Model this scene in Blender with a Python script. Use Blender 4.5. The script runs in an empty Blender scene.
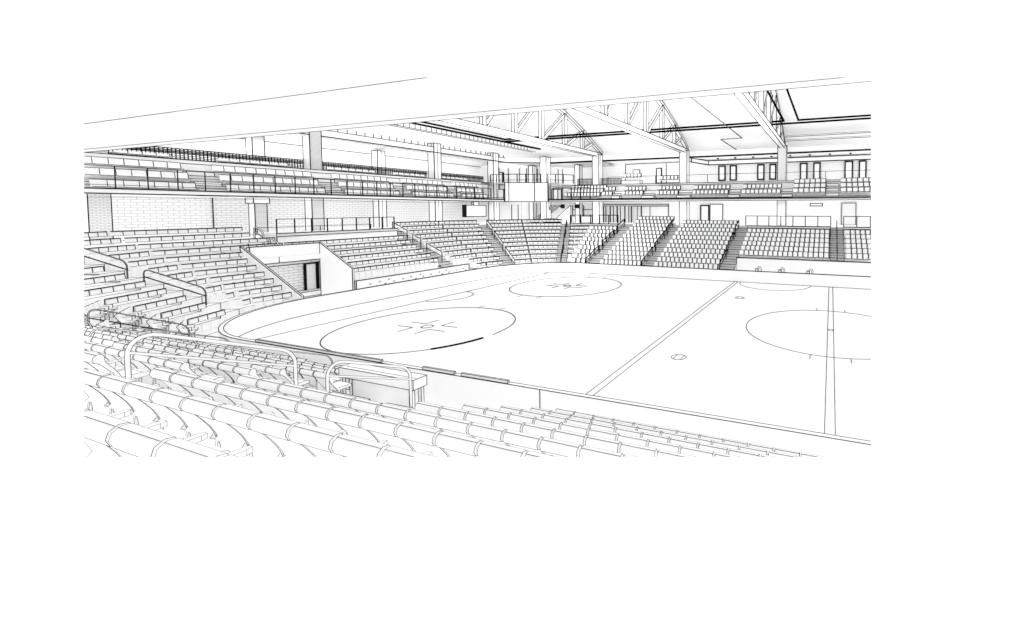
import bpy, bmesh, math
from mathutils import Vector, Matrix

# ------------------------------------------------------------------ camera, light, exposure
S = bpy.context.scene
COL = S.collection
CAM = Vector((-0.0516, -24.2941, 6.5363))
YAW, PIT, FPX, PX, PY = -0.33772, 0.04235, 429.745, 680.31, 226.955
FW = Vector((math.sin(YAW)*math.cos(PIT), math.cos(YAW)*math.cos(PIT), -math.sin(PIT)))
RT = Vector((math.cos(YAW), -math.sin(YAW), 0)); UP = RT.cross(FW)
cd = bpy.data.cameras.new('camera'); cam = bpy.data.objects.new('camera', cd); COL.objects.link(cam)
m = Matrix((RT, UP, -FW)).transposed().to_4x4(); m.translation = CAM; cam.matrix_world = m
cd.sensor_fit = 'HORIZONTAL'; cd.sensor_width = 36; cd.lens = FPX/1024*36
cd.shift_x = (512-PX)/1024; cd.shift_y = (PY-311.5)/1024; cd.clip_start = .05; cd.clip_end = 500
S.camera = cam
W = bpy.data.worlds.new('sky'); S.world = W; W.use_nodes = True
W.node_tree.nodes['Background'].inputs[0].default_value = (1, 1, 1, 1)
W.node_tree.nodes['Background'].inputs[1].default_value = 1.0
S.view_settings.view_transform = 'Standard'; S.view_settings.look = 'None'
S.view_settings.exposure = 0.12; S.view_settings.gamma = 1
S.view_settings.use_curve_mapping = False
S.cycles.max_bounces = 48; S.cycles.diffuse_bounces = 48
def area(name, loc, sx, sy, power, rot=(0, 0, 0)):
    l = bpy.data.lights.new(name, 'AREA'); l.shape = 'RECTANGLE'; l.size = sx; l.size_y = sy; l.energy = power
    o = bpy.data.objects.new(name, l); o.location = loc; o.rotation_euler = rot; COL.objects.link(o); return o
H = math.pi/2
area('roof_fill', (-17, 2, 9.0), 34, 30, 5600, (math.pi, 0, 0))                 # added fill, no real fixture: whitens the roof deck from below
area('corner_fill', (-36.5, 22.8, 5.9), 9, 2.0, 110, (H, 0, H/2))  # added fill for the dim concourse corner, not an arena lamp
area('upper_corner_fill', (-37.2, 23.6, 11.4), 9, 1.6, 120, (H, 0, H/2))  # added fill for the dim corner above the balcony, no fixture there
area('corner_balcony_fill', (-22, 8, 9.2), 8, 8, 900, (H, 0, H/2))  # invented fill aimed at the grey corner press balcony
area('gallery_ceiling_fill', (-44.2, 0, 10.9), 4.5, 44, 300, (math.pi, 0, 0))  # added upward fill for the end stand ceiling, no fixture
area('concourse_wall_fill', (-41.0, 0, 5.9), 2.0, 44, 165, (0, H, 0))             # added fill without a fixture, brightens the end wall under the balcony
area('upper_wall_fill', (-43.9, 0, 11.3), 1.6, 44, 150, (0, H, 0))  # added fill brightening the end wall above the balcony
area('far_wall_fill', (-14, 24.8, 5.9), 42, 2.0, 190, (H, 0, 0))  # added fill for the far wall under the balcony, not a fitting
area('upper_far_wall_fill', (-14, 25.2, 11.3), 42, 2.2, 230, (H, 0, 0))  # added fill for the far wall above the balcony, no lamp there

# ------------------------------------------------------------------ materials
def mat(name, c, rough=1.0):
    M = bpy.data.materials.new(name); M.use_nodes = True; n = M.node_tree.nodes; n.clear()
    d = n.new('ShaderNodeBsdfDiffuse'); d.inputs[0].default_value = (c[0], c[1], c[2], 1) if isinstance(c, tuple) else (c, c, c, 1)
    o = n.new('ShaderNodeOutputMaterial'); M.node_tree.links.new(d.outputs[0], o.inputs[0]); return M
def brick(name, base, mortar, axis, bw=.62, bh=.2, ms=.03):
    M = mat(name, base); nt = M.node_tree; d = [x for x in nt.nodes if x.type == 'BSDF_DIFFUSE'][0]
    tc = nt.nodes.new('ShaderNodeTexCoord'); sp = nt.nodes.new('ShaderNodeSeparateXYZ'); cb = nt.nodes.new('ShaderNodeCombineXYZ')
    b = nt.nodes.new('ShaderNodeTexBrick'); b.inputs['Scale'].default_value = 1
    b.inputs['Color1'].default_value = b.inputs['Color2'].default_value = (base, base, base, 1)
    b.inputs['Mortar'].default_value = (mortar, mortar, mortar, 1)
    b.inputs['Mortar Size'].default_value = ms; b.inputs['Brick Width'].default_value = bw; b.inputs['Row Height'].default_value = bh
    b.inputs['Mortar Smooth'].default_value = 0
    L = nt.links.new; L(tc.outputs['Object'], sp.inputs[0]); L(sp.outputs[axis], cb.inputs[0]); L(sp.outputs[2], cb.inputs[1])
    L(cb.outputs[0], b.inputs['Vector']); L(b.outputs['Color'], d.inputs[0]); return M
WHITE = mat('white_finish', .99); LINE = mat('dark_trim', .012); SOFT = mat('grey_trim', .16)
GREY = mat('grey_concrete', .62); PALE = mat('pale_grey', .80); BLACK = mat('black_pipe', .003)
BRX = brick('brick_far', .93, .80, 0); BRY = brick('brick_end', .95, .62, 1, .6, .2, .022)
COLB = brick('brick_pier', .80, .52, 1, .3, .1, .03); HATCH = brick('board_soffit', .84, .62, 1, 30, .3, .03)
MATS = [WHITE, LINE, GREY, PALE, BRX, BRY, COLB, BLACK, SOFT]
W_, L_, G_, P_, BX_, BY_, CB_, K_, S_ = range(9)

# ------------------------------------------------------------------ mesh helpers
def depth(p): return max(1.2, (Vector(p)-CAM).dot(FW))
def lw(p, px=.6): return px*depth(p)/FPX
class MB:
    def __init__(s): s.v = []; s.f = []; s.m = []
    def poly(s, pts, mi=0):
        b = len(s.v); s.v += [tuple(p) for p in pts]; s.f.append(list(range(b, b+len(pts)))); s.m.append(mi)
    def bar(s, p, q, w=None, mi=L_, px=.6, seg=0):
        p = Vector(p); q = Vector(q); d = q-p; l = d.length
        if l < 1e-5: return
        if w is None and l > 5 and not seg:           # long lines keep an even weight
            n = int(l/3)+1
            for i in range(n): s.bar(p+d*(i/n), p+d*((i+1)/n), None, mi, px, 1)
            return
        w0 = w if w is not None else lw(p, px); w1 = w if w is not None else lw(q, px)
        d /= l; a = Vector((0, 0, 1)) if abs(d.z) < .9 else Vector((1, 0, 0))
        x = d.cross(a).normalized(); y = d.cross(x); b = len(s.v)
        for c, h in ((p-d*w0*.4, w0/2), (q+d*w1*.4, w1/2)):
            s.v += [tuple(c+x*h+y*h), tuple(c-x*h+y*h), tuple(c-x*h-y*h), tuple(c+x*h-y*h)]
        for i in range(4):
            j = (i+1) % 4; s.f.append([b+i, b+j, b+4+j, b+4+i]); s.m.append(mi)
    def path(s, pts, w=None, mi=L_, px=.6, close=False):
        for a, b in zip(pts, pts[1:]+(pts[:1] if close else [])): s.bar(a, b, w, mi, px)
    def face(s, pts, mi=0, px=.6, w=None, lm=L_):
        s.poly(pts, mi); s.path(list(pts), w, lm, px, True)
    def prism(s, base, top, mi=0, px=.6, w=None, lines=True, side=None, lm=L_):
        n = len(base); s.poly(base[::-1], mi); s.poly(top, mi)
        for i in range(n):
            j = (i+1) % n; s.poly([base[i], base[j], top[j], top[i]], mi if side is None else side)
        if lines:
            s.path(base, w, lm, px, True); s.path(top, w, lm, px, True)
            for i in range(n): s.bar(base[i], top[i], w, lm, px)
    def box(s, a, b, mi=0, px=.6, w=None, lines=True, lm=L_):
        x0, y0, z0 = a; x1, y1, z1 = b
        s.prism([(x0, y0, z0), (x1, y0, z0), (x1, y1, z0), (x0, y1, z0)], [(x0, y0, z1), (x1, y0, z1), (x1, y1, z1), (x0, y1, z1)], mi, px, w, lines, lm=lm)
    def beam(s, p, q, wx, wz, side=None, mi=0, px=.6, lines=True, w=None):
        p = Vector(p); q = Vector(q); d = (q-p).normalized()
        x = Vector(side) if side else d.cross(Vector((0, 0, 1))).normalized(); y = x.cross(d).normalized()
        c = [(-wx/2, -wz/2), (wx/2, -wz/2), (wx/2, wz/2), (-wx/2, wz/2)]
        s.prism([p+x*a+y*b for a, b in c], [q+x*a+y*b for a, b in c], mi, px, w, lines)
    def tube(s, pts, r, px=.55, mi=0, n=8, side=None):
        """round pipe: white wall with dark seams along two opposite sides"""
        pts = [Vector(p) for p in pts]; rings = []
        ref = Vector(side or (-.9, .35, -.15)).normalized()
        for i, p in enumerate(pts):
            d = (pts[min(i+1, len(pts)-1)]-pts[max(i-1, 0)]).normalized()
            y = ref.cross(d).normalized(); x = d.cross(y)
            b = len(s.v); rings.append(b)
            s.v += [tuple(p+(x*math.cos(t*2*math.pi/n)+y*math.sin(t*2*math.pi/n))*r) for t in range(n)]
            if i:
                a = rings[i-1]
                for t in range(n):
                    u = (t+1) % n; s.f.append([a+t, a+u, b+u, b+t]); s.m.append(mi)
                for sg in (1, -1): s.bar(pp+py*r*sg, p+y*r*sg, None, L_, px)
            pp, py = p, y
    def xf(s, M):
        s.v = [tuple(M @ Vector(v)) for v in s.v]; return s
    def add(s, o, M=None):
        b = len(s.v); s.v += [tuple(M @ Vector(v)) for v in o.v] if M else o.v
        s.f += [[i+b for i in f] for f in o.f]; s.m += o.m
    def mesh(s, name):
        me = bpy.data.meshes.new(name); me.from_pydata(s.v, [], s.f)
        used = sorted(set(s.m)); mp = {u: i for i, u in enumerate(used)}
        for u in used: me.materials.append(MATS[u])
        me.polygons.foreach_set('material_index', [mp[x] for x in s.m]); me.update(); return me
    def build(s, name, parent=None, **k):
        o = bpy.data.objects.new(name, s.mesh(name)); COL.objects.link(o)
        if parent: o.parent = parent
        for a, b in k.items(): o[a] = b
        return o
def thing(name, label, cat, group=None, loc=(0, 0, 0)):
    o = bpy.data.objects.new(name, None); COL.objects.link(o); o.location = loc; o.empty_display_size = .2
    o['label'] = label; o['category'] = cat
    if group: o['group'] = group
    return o
def struct(mb, name, label): return mb.build(name, kind='structure', label=label)
def single(mb, name, label, cat, group=None):
    o = mb.build(name, label=label, category=cat)
    if group: o['group'] = group
    return o
ORD = 'first second third fourth fifth sixth seventh eighth ninth tenth eleventh twelfth thirteenth fourteenth fifteenth sixteenth seventeenth eighteenth nineteenth twentieth'.split()
def ordw(i):
    if i < 20: return ORD[i]
    t = ['twenty', 'thirty', 'forty', 'fifty', 'sixty'][(i+1)//10-2]; r = (i+1) % 10
    return (t+'-'+ORD[r-1]) if r else t[:-1]+'ieth'

# ------------------------------------------------------------------ the bowl: facets around the ice
HW, HL, T15 = 13.4, 30.48, math.tan(math.radians(15))
class Facet:
    def __init__(s, O, t, n, lo, hi): s.O = Vector((*O, 0)); s.t = Vector((*t, 0)); s.n = Vector((*n, 0)); s.lo = lo; s.hi = hi
    def P(s, a, e, z): return s.O+s.t*a+s.n*e+Vector((0, 0, z))
c3, s3 = math.cos(math.pi/6), .5
YA, LA_, YN, LN = 8.3, 3.9, -9.1, 3.4
LEFT = Facet((-HL, 0), (0, 1), (-1, 0), YN, YA)
FA = Facet((-HL, YA), (s3, c3), (-c3, s3), 0, LA_)
K2 = (-HL+LA_*s3, YA+LA_*c3); LB = (HW-K2[1])/s3; XK3 = K2[0]+LB*c3
FB = Facet(K2, (c3, s3), (-s3, c3), 0, LB)
FAR = Facet((0, HW), (1, 0), (0, 1), XK3, 6)
N2 = (-HL+LN*s3, YN-LN*c3); LNB = (HW+N2[1])/s3; XN3 = N2[0]+LNB*c3
NEAR = Facet((0, -HW), (1, 0), (0, -1), XN3, 6)
NA = Facet((-HL, YN), (s3, -c3), (-c3, -s3), 0, LN)
NB = Facet(N2, (c3, -s3), (-s3, -c3), 0, LNB)
def lim(f, e):
    if f is LEFT: return f.lo-e*T15, f.hi+e*T15
    if f in (FAR, NEAR): return f.lo-e*T15, f.hi
    return -e*T15, f.hi+e*T15
def EJ(j): return 1.06+.86*j
def ZT(j, near): return (5.25-.41*(10-j)) if near else 1.38+.382*j
def FZ(j, near): return ZT(j, near)-.85
CONC = 4.62
KINKS = []
SEATS = []          # (position, facing, width, block name, row)
def rng(f, e, a, b):
    lo, hi = lim(f, e); return (lo if a is None else a), (hi if b is None else b)
def tier(f, a, b, j0, j1, label, near=False, grey=False, seats=True, block=None, w=.457, ends=(1, 1), name='seating_tier', zb=.02):
    mb = MB()
    for j in range(j0, j1+1):
        e0, e1 = EJ(j)-.74, EJ(j)+.12; z = FZ(j, near); zlow = FZ(j-1, near) if j > j0 else zb
        a0, b0 = rng(f, e0, a, b); a1, b1 = rng(f, e1, a, b)
        A, B, Cc, D = f.P(a0, e0, z), f.P(b0, e0, z), f.P(b1, e1, z), f.P(a1, e1, z)
        mb.poly([A, B, Cc, D], G_ if grey else W_)
        mb.poly([f.P(a0, e0, zlow), f.P(b0, e0, zlow), B, A], G_ if grey else W_)
        mb.bar(A, B, px=(.3 if f in (LEFT, FA, NA) else .55) if not grey else .5)
        if grey:
            e2 = (e0+e1)/2; z2 = z+.19
            q = [f.P(a0, e2, z), f.P(b0, e2, z), f.P(b0, e2, z2), f.P(a0, e2, z2)]; mb.poly(q, G_)
            q2 = [f.P(a0, e2, z2), f.P(b0, e2, z2), f.P(b1, e1, z2), f.P(a1, e1, z2)]; mb.poly(q2, G_); mb.bar(q[3], q[2], px=.3)
        for k, (x0, x1) in enumerate(((a0, a1), (b0, b1))):
            if (a, b)[k] is None: continue
            mb.poly([f.P(x0, e0, zb), f.P(x1, e1, zb), f.P(x1, e1, z), f.P(x0, e0, z)], W_)
            if ends[k]:
                mb.bar(f.P(x0, e0, z), f.P(x1, e1, z), px=.5); mb.bar(f.P(x0, e0, zlow), f.P(x0, e0, z), px=.5)
    mb.poly([f.P(a1, e1, zb), f.P(b1, e1, zb), f.P(b1, e1, z), f.P(a1, e1, z)], W_)
    o = struct(mb, name, label)
    if seats:
        for j in range(j0, j1+1):
            a0, b0 = rng(f, EJ(j)-.2, a, b)
            if a is None: a0 += .06
            if b is None: b0 -= .06
            n = int((b0-a0)/w+1e-6)
            if b is None and f in (LEFT, FA, NA): KINKS.append((f.P(b0+.06, EJ(j)-.1, FZ(j, near)+.5), f.P(b0+.06, EJ(j)-.1, FZ(j, near)+.86)))
            if n < 1: continue
            rem = b0-a0-n*w; off = 0 if a is None and b is not None else (rem if b is None and a is not None else rem/2)
            for i in range(n):
                we = (b0-a0)/n if (a is None) != (b is None) else w; sh = .06 if block == 'foreground' else 0
                SEATS.append((f.P(a0+(off if we == w else 0)+(i+.5)*we+sh, EJ(j), FZ(j, near)), f, w, block or label, j, near))
    return o

B = []
tier(LEFT, None, -7.43, 6, 10, 'stepped tier of the end stand left of the tunnel, upper rows', block='end stand left of tunnel', ends=(1, 0))
tier(LEFT, -7.43, -5.6, 6, 10, 'stepped tier of the end stand over the left of the tunnel', block='end stand near tunnel', zb=3.2)
tier(LEFT, None, -7.4, 0, 5, 'stepped tier of the end stand left of the tunnel, lower rows', block='end stand left of tunnel')
tier(LEFT, -5.6, -4.5, 9, 10, 'steps up to the end stand viewing platform', seats=False, name='aisle_steps')
tier(LEFT, -5.6, -4.5, 6, 8, 'stepped tier above the tunnel mouth', block='end stand above tunnel', ends=(0, 0), zb=3.2)
tier(LEFT, -4.5, 4.75, 6, 7, 'stepped tier under the end viewing platform', block='end stand below the platform', ends=(0, 0), zb=3.2)
tier(LEFT, -2.86, 4.75, 2, 5, 'raised tier right of the tunnel', block='end stand below the platform')
tier(LEFT, 4.75, 6.0, 2, 10, 'grey aisle steps right of the end platform', seats=False, grey=True, name='aisle_steps')
tier(LEFT, 6.0, None, 2, 10, 'stepped tier of the end stand right of the aisle', block='end stand right of the aisle')
tier(LEFT, 7.3, None, 0, 1, 'lowest rows of the end stand at the corner', block='end stand right of the aisle')
tier(FA, None, 1.25, 0, 10, 'corner tier beside the end stand', block='corner stand beside the end')
tier(FA, 1.25, 2.45, 0, 10, 'grey aisle steps at the left of the far corner', seats=False, grey=True, name='aisle_steps')
tier(FA, 2.45, None, 0, 10, 'left half of the far corner tier', block='far corner stand')
tier(FB, None, 2.1, 0, 10, 'right half of the far corner tier', block='far corner stand')
tier(FB, 2.1, 3.2, 0, 10, 'grey aisle steps in the middle of the far corner', seats=False, grey=True, name='aisle_steps')
tier(FB, 3.2, None, 0, 8, 'tier under the corner platform, left part', block='corner stand under the platform')
tier(FAR, None, -24.0, 0, 8, 'tier under the corner platform, right part', block='corner stand under the platform')
tier(FAR, -24.0, -22.4, 0, 10, 'grey aisle steps right of the corner platform', seats=False, grey=True, name='aisle_steps')
tier(FAR, -22.4, -17.65, 0, 11, 'far side tier at the left', block='far side stand at the left')
tier(FAR, -17.65, -16.35, 0, 10, 'grey aisle steps between the two full far tiers', seats=False, grey=True, name='aisle_steps')
tier(FAR, -16.35, -9.9, 0, 10, 'far side tier in the middle', block='middle far side stand')
tier(FAR, -9.9, -8.52, 0, 10, 'grey aisle steps left of the raised far tier', seats=False, grey=True, name='aisle_steps')
tier(FAR, -8.52, -.1, 3, 8, 'raised far tier behind the bench wall', block='raised far side stand')
tier(FAR, -.1, 1.12, 3, 10, 'grey aisle steps at the centre line', seats=False, grey=True, name='aisle_steps')
tier(FAR, 1.12, 6, 3, 8, 'raised far tier at the right edge', block='far side stand at the right edge')
# near side and the near left corner
tier(NA, None, .3, 0, 10, 'near left corner tier beside the end stand', block='near left corner stand')
tier(NA, .3, 1.5, 0, 10, 'aisle steps in the near left corner', seats=False, name='aisle_steps')
tier(NA, 1.5, None, 0, 10, 'near left corner tier, middle', block='near left corner stand', near=True)
tier(NB, None, 1.2, 0, 10, 'near left corner tier, right half', block='near left corner stand', near=True)
tier(NB, 1.2, 2.3, 0, 10, 'aisle steps at the right of the near left corner', seats=False, near=True, name='aisle_steps')
tier(NB, 2.3, None, 0, 10, 'tier after the near corner aisle', near=True, block='near side corner stand', w=.47)
tier(NEAR, None, -24.0, 0, 10, 'tier at the left end of the near side', near=True, block='near side corner stand', w=.47)
tier(NEAR, -24.0, -22.4, 0, 10, 'near side aisle steps furthest left', near=True, seats=False, name='aisle_steps')
tier(NEAR, -22.4, -17.65, 0, 10, 'near side tier, second from the corner', near=True, block='near side left stand', w=.475)
tier(NEAR, -17.65, -16.35, 0, 10, 'near side aisle steps, middle', near=True, seats=False, name='aisle_steps')
tier(NEAR, -16.35, -13.6, 0, 1, 'lowest rows beyond the large handrail', near=True, block='stand beyond big handrail', w=.49)
tier(NEAR, -16.35, -12.2, 2, 3, 'low rows beyond the large handrail', near=True, block='stand beyond big handrail', w=.49)
tier(NEAR, -16.35, -10.5, 4, 5, 'middle rows beyond the large handrail', near=True, block='stand beyond big handrail', w=.49)
tier(NEAR, -16.35, -9.9, 6, 10, 'near side tier beyond the large handrail', near=True, block='stand beyond big handrail', w=.49)
tier(NEAR, -9.9, -8.5, 4, 10, 'near side aisle steps under the large handrail', near=True, seats=False, name='aisle_steps')
tier(NEAR, -8.5, -.1, 7, 10, 'near side tier in the foreground', near=True, block='foreground', w=.494)
tier(NEAR, -5.97, -.1, 2, 6, 'near side tier at lower right', near=True, block='foreground', w=.489)

# ------------------------------------------------------------------ ice and boards
def outline(e=0, r=6.9, n=14, right=6.0):
    pts = [Vector((right, -HW-e, 0))]; rr = r+e
    for cy, a0 in ((-HW+r, -90), (HW-r, 180)):
        for i in range(n+1):
            a = math.radians(a0-90*i/n if a0 == -90 else a0-90*i/n)
            pts.append(Vector((-HL+r+rr*math.cos(a), cy+rr*math.sin(a), 0)))
    pts.append(Vector((right, HW+e, 0))); return pts
ice = MB(); ol = outline(.08); ice.poly(ol, W_)
def dz(p, z): return Vector((p[0], p[1], z))
def lin(a, b, px=.6, mi=L_): ice.bar(dz(a, 0), dz(b, 0), None, mi, px*1.1)
def circ(cx, cy, r, a0=0, a1=360, n=72, px=.6):
    pts = [Vector((cx+r*math.cos(math.radians(a0+(a1-a0)*i/n)), cy+r*math.sin(math.radians(a0+(a1-a0)*i/n)), 0)) for i in range(n+1)]
    ice.path(pts, None, L_, px*1.1)
G, FY, ND = 21.11, 6.69, 6.31
def faceoff(cx, cy, a0=0, a1=360):
    circ(cx, cy, 4.56, a0, a1); circ(cx, cy, .3, n=24, px=.7)
    for sx in (1, -1):
        for sy in (1, -1):
            x, y = cx+sx*.6, cy+sy*.35
            lin((x, y), (x+sx*1.2, y), .6); lin((x, y), (x, y+sy*1.0), .6)
            lin((cx+sx*.85, cy+sy*4.56), (cx+sx*.85, cy+sy*5.1), .5)
circ(-G, -FY, 4.56, 0, 352, px=.75)
circ(-G, -FY, .3, n=24, px=.7)
for cy in (-FY, FY):
    for sx in (1, -1):
        for sy in (1, -1):
            x, y = -G+sx*.6, cy+sy*.4
            lin((x, y), (x+sx*1.1, y), .6); lin((x, y), (x, y+sy*.85), .6)
            lin((-G+sx*.85, cy+sy*4.5), (-G+sx*.85, cy+sy*5.1), .5)
circ(-G, FY, 4.56); circ(-G, FY, .3, n=24, px=.7)
circ(-G, -FY, 4.6, -38, -9, n=12, px=2.1)
circ(0, 0, 4.5); circ(0, 0, .15, n=16, px=.5)
for sx in (1, -1):
    for sy in (1, -1): lin((sx*.85, sy*4.5), (sx*.85, sy*5.0), .6)
for cy in (-FY, FY):
    circ(-ND, cy, .33, n=24, px=.5)
    for sx in (1, -1): lin((-ND+sx*.16, cy-.28), (-ND+sx*.16, cy+.28), .4)
lin((-HL+3.35, -12.4), (-HL+3.35, 12.4), .6)
circ(-HL+3.35, 0, 1.83, -90, 90, n=24, px=.6)
for x in (-7.98-.15, -7.98+.15): lin((x, -HW), (x, HW), .5)
for x in (-.15, .15): lin((x, -HW), (x, HW), .5)
circ(-4.6, HW, 3.0, 180, 360, n=40, px=.5)
struct(ice, 'floor', 'white ice sheet with thin face-off circles and lines')
bd = MB()
inn, out = outline(0), outline(.16)
for i in range(len(inn)-1):
    a, b, c, d = inn[i], inn[i+1], out[i+1], out[i]
    ht = 1.03
    bd.poly([dz(a, 0), dz(b, 0), dz(b, ht), dz(a, ht)], W_); bd.poly([dz(a, ht), dz(b, ht), dz(c, ht), dz(d, ht)], W_)
    bd.poly([dz(d, 0), dz(d, ht), dz(c, ht), dz(c, 0)], W_)
    bd.bar(dz(a, .01), dz(b, .01), px=.55); bd.bar(dz(a, ht), dz(b, ht), px=.55); bd.bar(dz(d, ht), dz(c, ht), px=.6)
for x in (-8.36,): bd.bar((x, -HW-.17, 0), (x, -HW-.17, 1.03), px=.6)
boards = thing('rink_boards', 'low white rink boards with rounded corners around the ice', 'boards')
bd.build('board_wall', boards)
for x0, x1 in ((-22.5, -15.2), (-13.2, -11.8), (-11.5, -9.6)):
    g = MB(); g.box((x0, -HW-.12, 1.03), (x1, -HW-.06, 1.12), W_, .5); g.build('top_rail', boards)
# raised walls in front of the stands
def wall_quad(pts, name, label, mi=W_, px=.6, extra=None):
    mb = MB(); mb.face(pts, mi, px)
    if extra: extra(mb)
    return struct(mb, name, label)
e3 = EJ(3)-.76
mb = MB()
e2 = EJ(2)-.76
mb.box((-HL-e2-.02, -2.93, .02), (-HL-e2+.12, 7.3, FZ(2, 0)+.02), W_, .65)
for i in range(26):   # speckled concrete face
    y = -2.4+i*.37+.13*((i*7) % 5)/5; z = .62+.5*((i*11) % 7)/7
    mb.bar((-HL-e2+.13, y, z), (-HL-e2+.13, y+.08, z+.04), mi=S_, px=.8)
struct(mb, 'wall_end_stand_front', 'speckled concrete front wall of the raised end tier')
mb = MB(); zf = FZ(3, 0)+.2; mb.box((-8.52, HW+e3-.25, .02), (6, HW+e3, zf), W_, .65)
struct(mb, 'wall_bench_back', 'white wall in front of the raised far tier behind the benches')
mb = MB(); mb.box((-5.97, -HW-EJ(2)+.74, .02), (-.1, -HW-EJ(2)+.84, FZ(2, 1)+.02), W_, .5, lines=False)
struct(mb, 'wall_near_bench_back', 'white wall below the near right rows')
for x, what in ((-6.13, 'left'), (-4.07, 'middle'), (-1.66, 'right')):
    b = MB(); y = HW+1.2
    b.tube([(x-.15, y, .6), (x-.15, y, 1.12), (x-.08, y, 1.24), (x+.06, y, 1.24), (x+.13, y, 1.12), (x+.13, y, .5)], .05, .6, side=(0, 1, 0), n=6)
    b.box((x-.34, y-.1, .02), (x-.1, y+.1, 1.1), P_, .5)
    single(b, 'water_bottle_holder', f'small hooped holder standing behind the far boards, {what} one of three', 'holder', 'small hooped holders behind the far boards')

# ------------------------------------------------------------------ tunnel in the end stand
mb = MB(); y0, y1, xb, xf = -7.16, -3.07, -36.0, -30.72
xl = xb-.75; wl = [(xf, y0, .02), (xl, y0, .02), (xl, y0, 4.05), (xf, y0, 1.15)]
for dy in (0, -.1): mb.poly([(x, y+dy, z) for x, y, z in wl], W_)
mb.poly([(xl, y0, 4.05), (xf, y0, 1.15), (xf, y0-.1, 1.15), (xl, y0-.1, 4.05)], W_)
mb.poly([(xf, y0, .02), (xf, y0-.1, .02), (xf, y0-.1, 1.15), (xf, y0, 1.15)], W_)
for dy in (0, -.1): mb.bar((xl, y0+dy, 4.05), (xf, y0+dy, 1.15), px=.55)
mb.bar((xf, y0, .02), (xf, y0, 1.15), px=.6); mb.bar((xl, y0-.1, 3.3), (xl, y0-.1, 4.05), px=.6)
struct(mb, 'wall_tunnel_left', 'sloping white parapet at the left of the players tunnel')
mb = MB(); xr = -32.55; wr = [(xr, y1, .02), (xb, y1, .02), (xb, y1, 4.05), (xr, y1, 2.25)]
mb.face(wr, W_, .6); mb.poly([(x, y+.12, z) for x, y, z in wr], W_)
mb.face([(xr, y1, .02), (xr, y1+.12, .02), (xr, y1+.12, 2.25), (xr, y1, 2.25)], W_, .3)
mb.face([(xb, y1, 4.05), (xr, y1, 2.25), (xr, y1+.12, 2.25), (xb, y1+.12, 4.05)], W_, .35)
struct(mb, 'wall_tunnel_right', 'white wedge wall at the right of the players tunnel')
mb = MB(); mb.box((xb-.3, y0, 3.15), (xb, y1, 4.0), W_, .6)
mb.face([(xb-.3, y0, 3.0), (xb-.3, y1, 3.0), (xb-.3, y1, 2.75), (xb-.3, y0, 2.75)], W_, .5)
struct(mb, 'trim_1', 'white lintel over the players tunnel mouth')
mb = MB(); xw = -37.6; yr = -1.7
mb.poly([(xw, y0, .02), (xw, yr, .02), (xw, yr, 3.1), (xw, y0, 3.1)], BY_)
mb.poly([(xb-.35, yr, .02), (xw, yr, .02), (xw, yr, 3.1), (xb-.35, yr, 3.1)], W_)
mb.bar((xw+.02, y0, 2.42), (xw+.02, yr, 2.42), px=.6)
mb.poly([(xb-.3, y0, 3.12), (xb-.3, yr, 3.12), (xw, yr, 3.12), (xw, y0, 3.12)], W_)
struct(mb, 'wall_tunnel_back', 'brick back wall inside the players tunnel')
d = MB(); d.box((xw+.02, -3.2, .35), (xw+.08, -2.2, 2.35), W_, .8); d.box((xw+.02, -3.27, .35), (xw+.14, -3.15, 2.38), L_, .2); d.box((xw+.02, -2.5, .35), (xw+.14, -2.3, 2.4), L_, .2); d.box((xw+.02, -2.3, .35), (xw+.3, -2.1, 2.4), G_, .4)
struct(d, 'door_1', 'white door with dark frame inside the players tunnel')
d = MB(); d.box((xw+.02, -4.9, .02), (xw+.9, -2.0, .36), W_, .6); struct(d, 'floor_tunnel_step', 'low step in front of the tunnel door')

# ------------------------------------------------------------------ concourse, platforms, walls
cf = MB()
def ring(f, e0, e1, z, a=None, b=None, mi=W_):
    a0, b0 = rng(f, e0, a, b); a1, b1 = rng(f, e1, a, b)
    return [f.P(a0, e0, z), f.P(b0, e0, z), f.P(b1, e1, z), f.P(a1, e1, z)]
for f in (LEFT, FA, FB, FAR):
    q = ring(f, EJ(10)+.12, 17.5, CONC); cf.poly(q, W_); cf.bar(q[0], q[1], px=.5)
for f in (NEAR, NA, NB):
    q = ring(f, EJ(10)+.12, 14.5, CONC); cf.poly(q, W_)
struct(cf, 'floor_concourse', 'white concourse floor behind the top rows')
def platform(f, a, b, label, jb=8):
    mb = MB(); e0, e1 = (EJ(9)-.74 if jb == 8 else EJ(8)-.74+.55), EJ(10)+.12
    A, Bq, Cq, D = ring(f, e0, e1, CONC+.1, a, b)
    lo = FZ(jb, 0)
    mb.poly([A, Bq, Cq, D], W_)
    mb.poly([dz(A, lo), dz(Bq, lo), Bq, A], W_); mb.bar(A, Bq, px=.9); mb.bar(dz(A, lo), dz(Bq, lo), px=.5)
    mb.poly([dz(A, CONC-.15), dz(Bq, CONC-.15), Bq, A], P_)
    A3, B3 = A-f.n*.03, Bq-f.n*.03
    mb.poly([dz(A3, CONC-.12), dz(B3, CONC-.12), dz(B3, CONC+.1), dz(A3, CONC+.1)], P_); mb.bar(dz(A3, CONC-.12), dz(B3, CONC-.12), px=.6)
    if a is not None: mb.bar(dz(A, lo), A, px=.6); mb.poly([dz(A, lo), A, D, dz(D, lo)], W_)
    if b is not None: mb.bar(dz(Bq, lo), Bq, px=.6); mb.poly([dz(Bq, lo), Bq, Cq, dz(Cq, lo)], W_)
    return struct(mb, 'floor_platform', label)
platform(LEFT, -4.5, 4.75, 'viewing platform above the end stand', 7)
platform(FB, 3.2, None, 'viewing platform in the far corner, left part'); platform(FAR, None, -24.0, 'viewing platform in the far corner, right part')
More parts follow.
